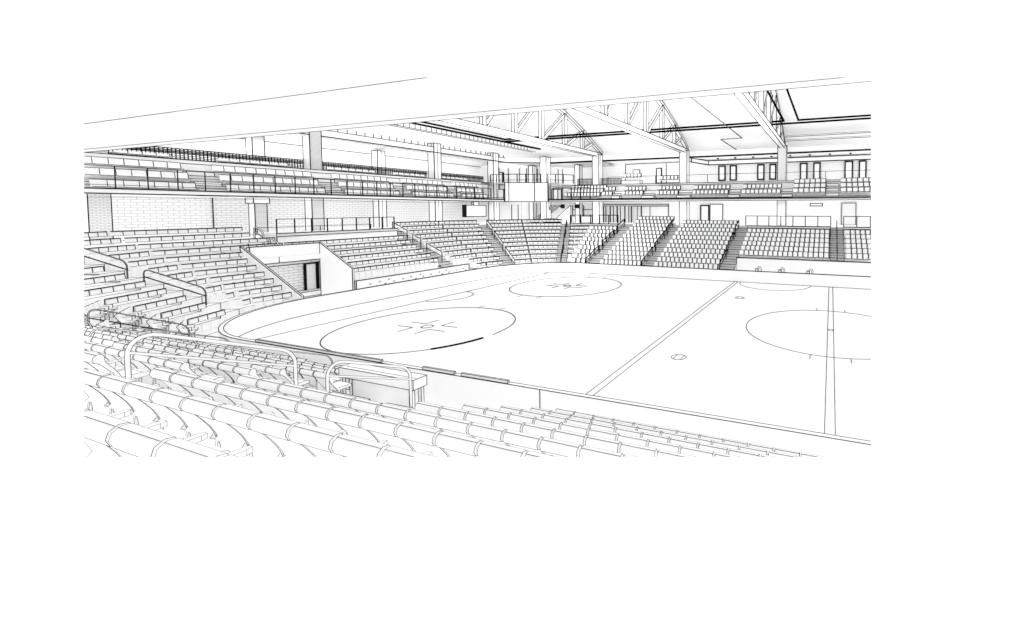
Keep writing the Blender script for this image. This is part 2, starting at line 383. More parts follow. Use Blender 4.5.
platform(FAR, -8.52, -.1, 'viewing platform above the raised far tier'); platform(FAR, 1.12, 6, 'viewing platform at the far right')
def guard(pts, label, z0, z1, n, name='guard_rail', group=None, px=.7, mid=(), post='post', cat='railing', lower=None):
    t = thing(name, label, cat, group, tuple(pts[0]))
    inv = Matrix.Translation(-Vector(pts[0]))
    r = MB()
    for a, b in zip(pts, pts[1:]): r.bar(dz(a, z1), dz(b, z1), px=px); [r.bar(dz(a, m_), dz(b, m_), px=px*.6) for m_ in mid]
    r.xf(inv).build('rail', t)
    tot = sum((Vector(b)-Vector(a)).length for a, b in zip(pts, pts[1:])); k = 0
    for a, b in zip(pts, pts[1:]):
        a = Vector(a); b = Vector(b); m_ = max(1, round(n*(b-a).length/tot))
        for i in range(m_+1):
            if i == 0 and a != Vector(pts[0]): continue
            p = a+(b-a)*(i/m_); q = MB(); q.bar(dz(p, z0), dz(p, z1), px=px+.1); q.xf(inv).build(post, t)
    return t
ef = EJ(9)-.7; zc = CONC+.1
guard([LEFT.P(-4.45, ef-.28, 0), LEFT.P(4.5, ef-.28, 0)], 'guard rail along the viewing platform above the tunnel', zc, zc+1.05, 8)
guard([LEFT.P(-3.9, EJ(10)+1.6, 0), LEFT.P(4.75, EJ(10)+1.6, 0)], 'thin low rail at the back of the end viewing platform', CONC, CONC+.45, 2, px=.45)
guard([FB.P(3.2, ef, 0), FB.P(LB+ef*T15, ef, 0), FAR.P(-24.0, ef, 0)], 'guard rail on the far corner platform', zc, zc+1.05, 5)
guard([FAR.P(-8.7, ef, 0), FAR.P(-.1, ef, 0)], 'guard rail on the far platform left of the centre aisle', zc, zc+1.05, 7)
guard([FAR.P(1.12, ef, 0), FAR.P(6, ef, 0)], 'guard rail on the far platform at the right edge', zc, zc+1.05, 4)
XW, YW = -47.0, 30.0
wl = MB(); wl.poly([(XW, -20, CONC), (XW, 24, CONC), (XW, 24, 12.45), (XW, -20, 12.45)], BY_)
for y in (-4.12, 16.2): wl.bar((XW+.05, y, CONC), (XW+.05, y, 7.5), px=.6)
wl.bar((XW+.05, -20, 12.45), (XW+.05, 24, 12.45), px=.6); wl.bar((XW+.05, 16.9, 9), (XW+.05, 16.9, 12.4), px=.5)
struct(wl, 'wall_left', 'pale brick wall behind the end stand')
wc = MB(); c1, c2 = Vector((XW, 24, 0)), Vector((-36, YW, 0))
wc.poly([dz(c1, CONC), dz(c2, CONC), dz(c2, 13.2), dz(c1, 13.2)], BX_)
for t_ in (.12, .2, .3, .42, .5, .56, .62, .85, .9):
    p = c1.lerp(c2, t_)+Vector((.05, -.08, 0)); wc.bar(dz(p, 9.4), dz(p, 12.3), px=.5)
for t_ in (.1, .33, .4, .7): p = c1.lerp(c2, t_)+Vector((.05, -.08, 0)); wc.bar(dz(p, CONC), dz(p, 7.1), px=.5)
struct(wc, 'wall_corner', 'wall closing the far left corner')
wf = MB(); wf.poly([(-36, YW, CONC), (6, YW, CONC), (6, YW, 13.2), (-36, YW, 13.2)], BX_)
for x in (-21.1, -31.7, -27.2): wf.bar((x, YW-.05, 7.7), (x, YW-.05, 12.6), px=.55)
wf.bar((-27.2, YW-.05, 12.7), (-17.5, YW-.05, 12.75), px=.5)
wf.bar((-30.9, YW-.06, 7.15), (-20.8, YW-.06, 7.15), px=.6); wf.bar((-30.9, YW-.06, 6.9), (-20.8, YW-.06, 6.9), px=.6); wf.bar((-20.8, YW-.06, 4.7), (-20.8, YW-.06, 7.2), px=.6)
struct(wf, 'wall_far', 'pale brick wall behind the far stand')
k = 2
def opening(x0, x1, z0, z1, name, label, px=1.3, y=YW, dep=.12, mi=W_):
    mb = MB(); mb.box((x0, y-dep, z0), (x1, y, z1), mi, px); return struct(mb, name, label)
opening(-16.23, -15.14, CONC, 6.96, 'door_2', 'dark framed white door on the far concourse', 1.2)
opening(-14.95, -13.3, CONC, 7.1, 'door_3', 'pale doorway beside the dark framed door', .55)
opening(1.1, 2.65, CONC, 7.2, 'door_4', 'wide pale doorway at the far right of the concourse', .6, mi=P_)
opening(-22.5, -21.8, 10.0, 12.0, 'door_5', 'dark framed door on the upper far concourse', .9)
opening(-26.0, -25.0, 11.0, 11.9, 'window_9', 'small square wall panel on the upper far wall', .5)
nwin = 1
for u0, u1, zt, zb_ in ((-13.8, -13.0, 12.0, 10.2), (-12.3, -11.55, 12.0, 10.2), (-8.8, -8.05, 12.0, 10.2), (-7.3, -6.6, 12.0, 10.2), (-3.65, -2.9, 12.0, 9.9), (-2.1, -1.4, 12.0, 9.9), (1.4, 2.2, 12.05, 9.9), (2.95, 3.65, 12.05, 9.9)):
    opening(u0, u1, zb_, zt, 'window_%d' % nwin, 'tall dark framed window in the upper far wall'); nwin += 1
# storefront glazing on the far concourse
mb = MB(); yy = YW-.3
for i, x in enumerate((-30.6, -30.2, -29.5, -29.0, -28.4, -27.9, -27.2, -26.6, -26.2, -25.3, -24.7, -23.4)):
    mb.bar((x, yy, CONC), (x, yy, 6.9), px=.55 if i % 2 else .9)
mb.poly([(-30.8, yy+.05, CONC), (-26.0, yy+.05, CONC), (-26.0, yy+.05, 6.9), (-30.8, yy+.05, 6.9)], P_)
struct(mb, 'window_10', 'storefront glazing with dark mullions on the far concourse')
mb = MB()   # kiosk front near the corner
for x in (-34.8, -33.0, -31.4): mb.bar((x, 28.4, CONC), (x, 28.4, 7.0), px=.7)
mb.bar((-34.8, 28.4, 6.4), (-31.4, 28.4, 6.4), px=.7); mb.box((-34.7, 28.0, CONC), (-31.4, 28.4, 5.5), W_, .6)
struct(mb, 'window_11', 'service counter front on the far corner concourse')
for x, wh in ((-34.2, 'left'), (-31.9, 'right')):
    b = MB(); b.box((x-.18, 25.0, 6.6), (x+.18, 25.3, 7.1), L_, .4); b.box((x-.3, 24.9, 6.75), (x+.3, 25.0, 6.95), L_, .3)
    single(b, 'ceiling_speaker', f'small black speaker under the far balcony, {wh} one', 'speaker', 'black speakers under the balcony')
# stairs in the corner
st = thing('corner_staircase', 'grey stair flight rising behind the far corner seats', 'staircase', loc=(-37.5, 26.5, CONC))
mb = MB()
for i in range(12):
    x0 = -39.8+i*.32; z0 = CONC+.2*i; mb.box((x0, 25.6, z0), (x0+.34, 27.0, z0+.2), G_, .45)
mb.xf(Matrix.Translation((37.5, -26.5, -CONC))).build('steps', st)
mb = MB(); q = [(-36.2, 25.5, CONC), (-33.2, 25.5, CONC), (-33.2, 25.5, 7.0)]; mb.face(q, W_, .6); mb.xf(Matrix.Translation((37.5, -26.5, -CONC))).build('stair_side', st)
b = MB()
b.box((-37.0, 24.6, CONC), (-34.6, 25.1, 5.15), L_, .5)
for i in range(5): b.box((-36.9+i*.46, 24.5, 5.0), (-36.65+i*.46, 24.7, 5.22), W_, .4)
single(b, 'merchandise_table', 'low dark table behind the far corner top row', 'table')
# hanging sign
t = thing('hanging_sign', 'rectangular sign box hung under the end balcony', 'sign', loc=(-43, 19, 6.2))
off = Matrix.Translation((43, -19, -6.2))
a = MB(); a.box((-43.3, 17.3, 5.55), (-43.0, 20.7, 6.98), P_, .7); a.xf(off).build('panel', t)
a = MB(); a.box((-43.35, 17.2, 5.5), (-42.95, 17.42, 7.02), L_, .4); a.xf(off).build('dark_edge', t)
a = MB(); a.box((-43.3, 18.6, 6.98), (-43.0, 19.5, 7.43), W_, .6); a.xf(off).build('bracket', t)
b = MB(); b.box((-.8-4.0+2.5, 26.0, 6.85), (-1.0, 26.5, 7.13), W_, .8)
single(b, 'ceiling_unit', 'small shallow box under the far balcony near the right edge', 'fixture')

# ------------------------------------------------------------------ columns
def column(x, y, wx, wy, z0, z1, label, group, front=W_, side=W_, seam=True, cap=None):
    t = thing('column', label, 'column', group, (x, y, z0)); a = MB()
    x0, x1, y0_, y1_ = -wx/2, wx/2, -wy/2, wy/2; h = z1-z0
    b4 = [(x0, y0_, 0), (x1, y0_, 0), (x1, y1_, 0), (x0, y1_, 0)]; t4 = [(p[0], p[1], h) for p in b4]
    a.poly(t4, W_)
    for i, mi in enumerate((side, front, W_, W_)):
        j = (i+1) % 4; a.poly([b4[i], b4[j], t4[j], t4[i]], mi)
    w = .62*depth((x, y, z0))/FPX
    for p, q in zip(b4, t4): a.bar(p, q, w)
    a.path(t4, w, close=True)
    if seam: a.bar((x1, 0, 0), (x1, 0, h), w*.6)
    a.build('shaft', t)
    if cap:
        c = MB(); c.box((x0-.12, y0_-.12, cap-.45-z0), (x1+.12, y1_+.12, cap-z0), W_, w=w); c.build('capital', t)
    return t
for y, lab in ((-11.26, 'tall brick sided column at the far left edge'), (.55, 'tall grey sided column behind the end platform'), (12.75, 'tall white column right of the end platform'), (21.7, 'tall white column beside the corner press balcony')):
    s = y < 5
    column(-42.62, y, .9, .9, CONC-.3, 13.9 if y > 5 else 14.2, lab, 'tall columns of the end stand', CB_ if s else W_, W_, seam=not s)
for y, lab in ((-2.5, 'short column with wide capital left of the end platform'), (7.6, 'slim triple lined column behind the end stand')):
    column(-44.4, y, .8, .8, CONC-.2, 12.5, lab, 'short rear columns of the end stand', CB_ if y < 0 else W_, W_, seam=y > 0, cap=7.42 if y < 0 else None)
for x, lab in ((-5.35, 'grey sided column under the right roof truss'), (-17.05, 'white column under the middle roof truss'), (-29.1, 'white column under the left roof truss'), (-37.25, 'white column in the far left corner')):
    g = x > -10
    column(x, 25.6, .95, .95, CONC, 13.6, lab, 'columns of the far side', W_, P_ if g else W_, seam=not g)
for x, y, lab in ((-42.6, 27.0, 'rear corner column, left one'), (-33.4, 27.8, 'rear corner column, right one'), (-40.2, 26.6, 'slim rear corner column in the middle')):
    column(x, y, .7, .7, CONC, 12.6, lab, 'rear corner columns', seam=True)

# ------------------------------------------------------------------ balcony
ZB0, ZB1 = 7.43, 7.70; EBL = 8.8
bal = thing('balcony', 'upper seating balcony running round the end and far side', 'balcony', loc=(-39.3, 22.2, ZB0)); bo = Matrix.Translation((39.3, -22.2, -ZB0))
XB, YB = -HL-EBL, HW+EBL
a = MB()
a.poly([(XB, -24, ZB0), (XB, 19.9, ZB0), (XW, 19.9, ZB0), (XW, -24, ZB0)], W_)
a.poly([(XB, -24, ZB0), (XB, 19.9, ZB0), (XB, 19.9, ZB1), (XB, -24, ZB1)], W_)
a.poly([(XB, -24, ZB1), (XB, 19.9, ZB1), (XW, 19.9, ZB1), (XW, -24, ZB1)], P_)
a.bar((XB, -24, ZB0), (XB, 19.9, ZB0), px=.6); a.bar((XB, -24, ZB1), (XB, 19.9, ZB1), px=1.15); a.bar((XB, 19.9, ZB0), (XB, 19.9, ZB1), px=.7)
a.bar((XB-.15, -24, ZB1+.22), (XB-.15, 19.9, ZB1+.22), px=.5)
a.xf(bo).build('end_slab', bal)
a = MB(); xs = -34.3
a.poly([(xs, YB, ZB0), (6, YB, ZB0), (6, YW, ZB0), (xs, YW, ZB0)], W_)
a.poly([(xs, YB, ZB0), (6, YB, ZB0), (6, YB, ZB1), (xs, YB, ZB1)], W_)
a.poly([(xs, YB, ZB1), (6, YB, ZB1), (6, YW, ZB1), (xs, YW, ZB1)], P_)
a.bar((xs, YB, ZB0), (6, YB, ZB0), px=.6); a.bar((xs, YB, ZB1), (6, YB, ZB1), px=1.1); a.bar((xs, YB-.02, ZB1-.1), (6, YB-.02, ZB1-.1), px=.3); a.bar((xs, YB, ZB0), (xs, YB, ZB1), px=.7)
a.xf(bo).build('far_slab', bal)
USEATS = []
def upper(f, a, b, n, z1, dz_, label, aisles=(), w=.47, skip=()):
    mb = MB(); e0 = EBL+.25
    for k in range(n):
        ea, eb = e0+.85*k, e0+.85*(k+1); z = z1-.85+dz_*k; zl = ZB1 if k == 0 else z-dz_
        A, Bq, Cq, D = f.P(a, ea, z), f.P(b, ea, z), f.P(b, eb, z), f.P(a, eb, z)
        mb.poly([A, Bq, Cq, D], P_); mb.poly([dz(A, zl), dz(Bq, zl), Bq, A], P_); mb.bar(A, Bq, px=.5)
        mb.bar(dz(A, z-.2)+(-f.n)*.01, dz(Bq, z-.2)+(-f.n)*.01, px=.35, mi=S_)
        for s_, (p, q) in enumerate(((A, D), (Bq, Cq))): mb.poly([dz(p, ZB1), p, q, dz(q, ZB1)], W_)
        x = a
        segs = []; 
        for (g0, g1) in list(aisles)+[(b, b)]:
            if g0 > x: segs.append((x, min(g0, b)))
            x = max(x, g1)
        for (s0, s1) in segs:
            if (k, round(s0)) in skip: continue
            m_ = int((s1-s0)/w)
            for i in range(m_): USEATS.append((f.P(s0+((s1-s0)-m_*w)/2+(i+.5)*w, eb-.1, z), f, w, label, k))
        for (g0, g1) in aisles:
            if g0 < a or g1 > b: continue
            c = MB(); P0 = f.P(g0, ea+.1, z+.0); 
            mb.prism([f.P(g0, ea+.05, z), f.P(g1, ea+.05, z), f.P(g1, ea+.5, z), f.P(g0, ea+.5, z)], [f.P(g0, ea+.05, z+.28), f.P(g1, ea+.05, z+.28), f.P(g1, ea+.5, z+.28), f.P(g0, ea+.5, z+.28)], W_, .5)
    return struct(mb, 'floor_balcony_tier', 'stepped floor under the '+label)
LA = ((-7.8, -6.4), (.1, 1.4), (6.7, 8.0), (13.0, 14.2))
upper(LEFT, -24, 18.0, 3, 8.25, .7, 'end balcony', LA, .62)
upper(FAR, -32.6, -27.2, 3, 8.55, .5, 'far balcony by the corner')
upper(FAR, -27.2, -9.6, 2, 8.65, .6, 'middle of the far balcony', ((-25.4, -24.3), (-21.4, -19.8), (-16.95, -15.3), (-10.9, -9.6)), .47)
upper(FAR, -9.6, -3.98, 2, 8.65, .6, 'far balcony before centre aisle', ((-5.1, -3.98),), .47)
upper(FAR, -3.98, 6, 3, 8.7, .54, 'right end of the far balcony', ((-.6, .65),), .55)
# walkway slabs behind balcony rows
a = MB(); ZU = 9.9
xe = -HL-EBL-.25-.85*3
a.poly([(xe, -24, ZU), (xe, 24, ZU), (XW, 24, ZU), (XW, -24, ZU)], W_); a.poly([(xe, -24, 8.8), (xe, 19, 8.8), (xe, 19, ZU), (xe, -24, ZU)], W_)
a.bar((xe, -24, ZU), (xe, 20.7, ZU), px=.6); a.bar((xe, -24, ZU-.25), (xe, 20.7, ZU-.25), px=.6)
struct(a, 'floor_upper_concourse_end', 'upper walkway slab behind the end balcony rows')
a = MB(); yn = HW+EBL+.25+.85*3
a.poly([(-38, yn+.02, ZU-.25), (6, yn+.02, ZU-.25), (6, YW, ZU-.25), (-38, YW, ZU-.25)], W_)
a.poly([(-34, yn+.02, 8.2), (6, yn+.02, 8.2), (6, yn+.02, ZU-.25), (-34, yn+.02, ZU-.25)], W_)
a.bar((-34, yn, ZU-.25), (6, yn, ZU-.25), px=.55); a.bar((-34, yn, ZU-.45), (6, yn, ZU-.45), px=.5)
struct(a, 'floor_upper_concourse_far', 'upper walkway slab behind the far balcony rows')
# back row of end balcony
mb = MB()
for (s0, s1) in ((-24, -7.3), (-5.4, -.9), (1.9, 6.3), (8.1, 12.0), (13.4, 18)):
    m_ = int((s1-s0)/.62)
    for i in range(m_): USEATS.append((LEFT.P(s0+(i+.5)*.62, 12.7, ZU-.25), LEFT, .62, 'end balcony by the mesh', 3))
# small raised groups behind the far balcony
def group_row(x0, x1, y, z, n, lab):
    mb = MB(); mb.box((x0-.1, y-.7, ZU-.25), (x1+.1, y+.1, max(z, ZU-.2)), P_, .4); struct(mb, 'floor_balcony_riser', 'riser under '+lab)
    for i in range(n): USEATS.append((Vector((x0+(i+.5)*(x1-x0)/n, y, z)), FAR, (x1-x0)/n-.02, lab, 0))
group_row(-25.6, -23.1, 26.3, 10.15, 5, 'raised group of five')
group_row(-20.1, -17.7, 25.2, 9.7, 5, 'group left of truss column')
# glass guard at balcony front
def glass_guard(p, q, n, label, z0, z1, mid=()):
    return guard([p, q], label, z0, z1, n, px=.75, mid=mid, name='balcony_guard')
guard([Vector((XB-.02, -24.24, 0)), Vector((XB-.02, 17.67, 0))], 'long guard rail along the front of the end balcony', ZB1, 9.0, 33, name='balcony_guard', px=.6, mid=(ZB1+.5,))
guard([Vector((-33.6, YB+.02, 0)), Vector((-28.2, YB+.02, 0))], 'guard rail at the left end of the far balcony', ZB1, 9.15, 4, name='balcony_guard', px=.7)
guard([Vector((-27.4, yn+.3, 0)), Vector((6, yn+.3, 0))], 'thin rail behind the far balcony seats', ZU-.2, 10.62, 5, name='balcony_guard', px=.4)
# dense mesh guard behind the end balcony
t = thing('mesh_guard', 'dense dark mesh guard behind the end balcony back row', 'railing', loc=(xe-1.0, 0, ZU)); a = MB()
for (y0_, y1_) in ((-24, 12.1), (12.9, 20.4)):
    n = int((y1_-y0_)/.2)
    for i in range(n+1): a.bar((0, y0_+(y1_-y0_)*i/n, 0), (0, y0_+(y1_-y0_)*i/n, .82), w=.05)
    for z in (0, .12, .24, .36, .5, .6, .7, .82): a.bar((0, y0_, z), (0, y1_, z), w=.05 if z < .45 else .075)
a.build('mesh_panel', t)
t = thing('mesh_guard', 'dense dark mesh guard on the far corner balcony', 'railing', loc=(-34, yn+.6, ZU)); a = MB()
for i in range(34): a.bar((1.8+i*.2, 0, -.25), (1.8+i*.2, 0, .6), w=.05)
for z in (-.1, .1, .3, .5, .6): a.bar((1.8, 0, z), (8.4, 0, z), w=.05)
a.build('mesh_panel', t)
# corner press balcony
pod = thing('corner_press_balcony', 'white box balcony in the far left corner between the seat rows', 'balcony', loc=(-39.3, 20.6, ZB0)); po = Matrix.Translation((39.3, -20.6, -ZB0))
pp = [Vector((-39.35, 20.1, 0)), Vector((-39.3, 20.75, 0)), Vector((-36.2, 21.9, 0)), Vector((-34.45, 22.3, 0))]
a = MB()
for p, q in zip(pp, pp[1:]): a.face([dz(p, 7.45), dz(q, 7.45), dz(q, ZU), dz(p, ZU)], W_, .65)
a.poly([dz(p, ZU) for p in pp]+[(-34.4, 28, ZU), (-44, 28, ZU), (-44, 20.1, ZU)], W_); a.poly([dz(p, 7.45) for p in pp]+[(-34.4, 28, 7.45), (-44, 28, 7.45)], W_)
a.xf(po).build('front_panels', pod)
guard([Vector((-42.2, 20.75, 0)), pp[1], pp[2], pp[3], Vector((-33.0, 23.6, 0)), Vector((-32.2, 24.7, 0))], 'guard rail around the top of the corner press balcony', ZU, 10.98, 11, name='balcony_guard', px=.6, mid=(ZU+.35,))
b = MB(); b.box((-44.2, 24.5, ZU), (-43.5, 24.6, 11.6), W_, 1.0); struct(b, 'door_6', 'dark framed doorway behind the corner press balcony')
for p0, p1, w_ in (((-40.4, 20.0), (-39.5, 20.3), 'left'), ((-33.9, 22.3), (-33.0, 22.5), 'right')):
    b = MB(); b.box((p0[0], p0[1]+.05, 7.7), (p1[0], p1[1]+.6, 9.0), W_, .6); single(b, 'press_desk', f'white box desk at the {w_} side of the corner press balcony', 'desk')

# near balcony overhead
a = MB(); yb = -22.01; ZN = 7.15
a.poly([(8, yb, ZN), (8, -29, ZN), (-42, -29, ZN), (-42, yb, ZN)], W_)
a.poly([(8, yb, ZN), (-42, yb, ZN), (-42, yb, ZB1), (8, yb, ZB1)], W_); a.poly([(8, yb, ZB1), (-42, yb, ZB1), (-42, -29, ZB1), (8, -29, ZB1)], W_)
w = .009
for y, ww in ((yb, .011), (-22.12, .008), (-22.765, .008)):
    for i in range(25): a.bar((8-2*i, y, ZN), (6-2*i, y, ZN), w=max(.003, .62/FPX*depth((7-2*i, y, ZN))), mi=L_)
struct(a, 'ceiling_near_balcony', 'white underside of the near balcony overhead')

# ------------------------------------------------------------------ roof, eaves, ducts
r = MB()
prof = [(YW+1, 13.2), (26.6, 14.35), (22.0, 16.4), (18.3, 17.9), (10, 20), (0, 21), (-10, 20), (-18.3, 17.9), (-22, 16.4), (-30, 13.2)]
for (y0_, z0_), (y1_, z1_) in zip(prof, prof[1:]):
    r.poly([(-50, y0_, z0_), (8, y0_, z0_), (8, y1_, z1_), (-50, y1_, z1_)], W_)
struct(r, 'ceiling', 'white roof deck over the arena')
e_ = MB(); ye = 26.1
e_.poly([(-38, ye, 12.85), (6, ye, 12.85), (6, ye, 13.5), (-38, ye, 13.5)], W_)
e_.poly([(-38, ye, 12.85), (6, ye, 12.85), (6, YW, 12.85), (-38, YW, 12.85)], W_)
e_.bar((-37, ye, 12.85), (6, ye, 12.85), px=1.5)
# stepped bulkheads above the far upper concourse
e_.face([(-15.1, 29.6, 12.2), (6, 29.6, 12.2), (6, 29.6, 12.72), (-15.1, 29.6, 12.72)], W_, .9)
e_.face([(-15.1, 29.6, 12.2), (-15.1, 29.6, 12.72), (-16.6, 27.0, 12.85), (-16.6, 27.0, 12.35)], W_, .9)
for i in range(9): e_.box((-13.6+i*2.2, 28.0, 12.72), (-13.4+i*2.2, 28.2, 12.84), L_, .2)
struct(e_, 'trim_2', 'dark edged bulkhead along the far side of the roof')
e_ = MB(); xk = -42.22; ZA, ZC = 13.45, 12.88
e_.poly([(xk, -24, ZC), (xk, 24, ZC), (xk, 24, ZA), (xk, -24, ZA)], W_)
e_.bar((xk, -24, ZC), (xk, 23.6, ZC), px=.95); e_.bar((xk, -24, ZA), (xk, 23.6, ZA), px=.6)
for i in range(40): y = -8+i*.8; e_.bar((xk, y, ZA), (xk, y, ZA+.35), px=.5)
c0, c1_ = Vector((xk, 23.6, 0)), Vector((-37.6, 26.1, 0))
e_.poly([dz(c0, ZC), dz(c1_, ZC), dz(c1_, ZA), dz(c0, ZA)], W_); e_.bar(dz(c0, ZC), dz(c1_, ZC), px=.9)
struct(e_, 'trim_3', 'roof edge beam with short hangers above the end stand')
h = MB(); h.poly([(xk, -24, ZC+.01), (xk, 23.6, ZC+.01), (XW, 24, ZC-.42), (XW, -24, ZC-.42)], W_)
for i in range(11):
    t_ = i/11; h.bar((xk-5.4*t_, -20, ZC-.0-.43*t_), (xk-5.4*t_*.97, 23.6, ZC-.0-.43*t_), px=.5, mi=S_)
h.poly([(-37.6, 26.1, ZC-.02), (-28.8, 26.1, ZC-.02), (-28.8, YW, ZC-.4), (-40, YW, ZC-.4), (xk, 23.6, ZC-.05)], G_)
struct(h, 'ceiling_end_stand', 'grey boarded ceiling above the end balcony')
def truss(X, label, seed):
    t = thing('roof_truss', label, 'truss', 'roof trusses', (X, 0, 13.3)); mv = Matrix.Translation((-X, 0, -13.3))
    a = MB(); wd = .5
    a.prism([(X-wd/2, -24, 13.35), (X+wd/2, -24, 13.35), (X+wd/2, 26.2, 13.35), (X-wd/2, 26.2, 13.35)], [(X-wd/2, -24, 13.85), (X+wd/2, -24, 13.85), (X+wd/2, 26.2, 13.85), (X-wd/2, 26.2, 13.85)], W_, .65)
    a.xf(mv).build('bottom_chord', t)
    tp = [(26.6, 13.9), (22.0, 16.1), (18.3, 17.5), (14.1, 18.4), (10, 19.0), (6, 19.4), (2, 19.5), (-2, 19.5), (-6, 19.4), (-10, 19.0), (-14.1, 18.4), (-18.3, 17.5), (-22, 16.1), (-24, 15)]
    a = MB()
    for p, q in zip(tp, tp[1:]): a.beam((X, p[0], p[1]), (X, q[0], q[1]), .4, .3, (1, 0, 0), W_, .55)
    a.xf(mv).build('top_chord', t)
    for i, (y, z) in enumerate(tp[1:-1]):
        a = MB(); a.beam((X, y, 13.8), (X, y, z-.1), .34, .42 if i else .3, (1, 0, 0), W_, .55); a.xf(mv).build('vertical_web', t)
        y2, z2 = tp[2:][i] if i+2 < len(tp) else tp[-1]
        a = MB(); a.beam((X, y2, 13.8), (X, y, z-.1), .3, .3, (1, 0, 0), W_, .55); a.xf(mv).build('diagonal_web', t)
    for y, z in ((24.3, 15.0),):
        a = MB(); a.beam((X, 22.2, 13.9), (X, y, z-.1), .26, .26, (1, 0, 0), W_, .5); a.xf(mv).build('diagonal_web', t)
    return t
truss(-5.35, 'white roof truss at the right over the grey sided column', 0)
truss(-17.05, 'white roof truss in the middle, most of its webs in view', 1)
truss(-29.1, 'white roof truss at the left end of the hall', 2)
# thin purlins
pz = MB()
for x in (-39.9, -39.3): pz.beam((x, -10, 14.5), (x, 27.0, 14.5), .05, .05, None, L_, .3, False, None)
for i in range(34): y = 4+i*.62; pz.bar((-39.3, y, 14.5), (-39.3, y, 14.95), px=.4)
single(pz, 'ceiling_rail', 'thin double rail hung below the roof near the end stand', 'rail')
pz = MB()
for z in (13.95, 14.4): pz.beam((-4.9, 24.0, z), (6, 24.0, z), .12, .12, None, W_, .35)
single(pz, 'purlin', 'thin double purlin under the roof at the right', 'beam')
zg = MB(); zg.path([Vector(p) for p in ((-9.63, 5.0, 14.5), (-9.66, 24.05, 14.5), (-12.16, 24.21, 14.5), (-10.0, 29.3, 13.0))], None, S_, .8)
single(zg, 'conduit', 'thin stepped conduit line under the roof left of the right truss', 'conduit')
def pipe(pts, label):
    a = MB(); a.path([Vector(p) for p in pts], None, K_, 1.6); return single(a, 'heating_pipe', label, 'pipe', 'black pipes under the roof')
Z = 14.5
pipe([(6, 17.3, Z), (-36.9, 17.3, Z)], 'long black pipe under the roof parallel to the far wall')
pipe([(-36.9, 24.0, Z), (-36.9, -6, Z)], 'black pipe under the roof parallel to the end wall')
pipe([(6, 16.0, Z), (-2.96, 16.0, Z), (-2.96, -6, Z)], 'right angled black pipe at the right of the right truss')
pipe([(-4.24, -6, Z), (-4.24, 16.0, Z), (-35.6, 16.0, Z), (-35.6, -6, Z)], 'black pipe loop left of the right truss')

# ------------------------------------------------------------------ handrails in aisles
def aisle_rail(f, s_, j0, j1, label, near=False, thick=None, group='far aisle handrails'):
    t = thing('aisle_handrail', label, 'handrail', group, tuple(f.P(s_, EJ(j0), FZ(j0, near)))); o = f.P(s_, EJ(j0), FZ(j0, near)); mv = Matrix.Translation(-o)
    pa, pb = f.P(s_, EJ(j0)-.45, FZ(j0, near)), f.P(s_, EJ(j1)-.3, FZ(j1, near)+.0)
    PXR = .55 if f in (LEFT, FA, NA) else .75
    h = .92; up = Vector((0, 0, 1)); d = (pb-pa)
    if thick is None:
        for nm, z in (('top_rail', h), ('mid_rail', .5)):
            a = MB(); a.bar(pa+up*z, pb+up*z, px=PXR if z > .6 else .4); a.xf(mv).build(nm, t)
        for p in (pa, pb): a = MB(); a.bar(p, p+up*h, px=PXR); a.xf(mv).build('post', t)
    else:
        dd = d.normalized(); hr = .28
        def arc(P, sg, n=6):
            out = []
            for i in range(n+1):
                q = math.pi/2*i/n; out.append(P+up*(h-hr)+up*hr*math.sin(q)+dd*sg*hr*(1-math.cos(q)))
            return out
        pts = [pa]+arc(pa, 1)+arc(pb, -1)[::-1]+[pb]
        a = MB(); a.tube(pts, thick); a.xf(mv).build('top_rail', t)
        a = MB(); a.tube([pa+up*.5, pb+up*.5], thick*.8); a.xf(mv).build('mid_rail', t)
    return t
def rails(f, s_, segs, lab, **k):
    for i, (a, b) in enumerate(segs): aisle_rail(f, s_, a, b, 'dark handrail, %s section %s' % (('lowest', 'middle', 'upper', 'top')[i] if len(segs) > 1 else 'single', lab), **k)
SEG = ((0, 3), (4, 7), (8, 10))
rails(LEFT, 5.5, ((3, 5), (6, 7), (8, 10)), 'of the aisle right of the end platform')
rails(FA, 2.3, SEG, 'of the aisle left of the far corner')
rails(FB, 2.7, SEG, 'of the aisle in the far corner')
rails(FAR, -23.8, SEG, 'of the aisle right of the corner platform')
rails(FAR, -17.5, SEG, 'of the aisle between the far tiers')
rails(FAR, -9.7, SEG, 'of the aisle left of the raised far tier')
rails(FAR, .5, ((3, 5), (6, 8), (9, 10)), 'of the aisle at the centre line')
rails(LEFT, -5.0, ((7, 8), (9, 10)), 'on the steps left of the end platform', thick=.03)
rails(NA, .8, ((2, 5), (6, 9)), 'of the near left corner aisle', thick=.013, group='near corner handrails')
rails(NB, 1.75, ((0, 3), (4, 7), (8, 10)), 'of the aisle right of the near corner', near=True, thick=.013, group='near corner handrails')
rails(NEAR, -23.2, ((0, 3), (4, 7)), 'of the leftmost near side aisle', near=True, thick=.013, group='near handrails')
rails(NEAR, -17.0, ((0, 3), (4, 6)), 'of the second near side aisle', near=True, thick=.013, group='near handrails')
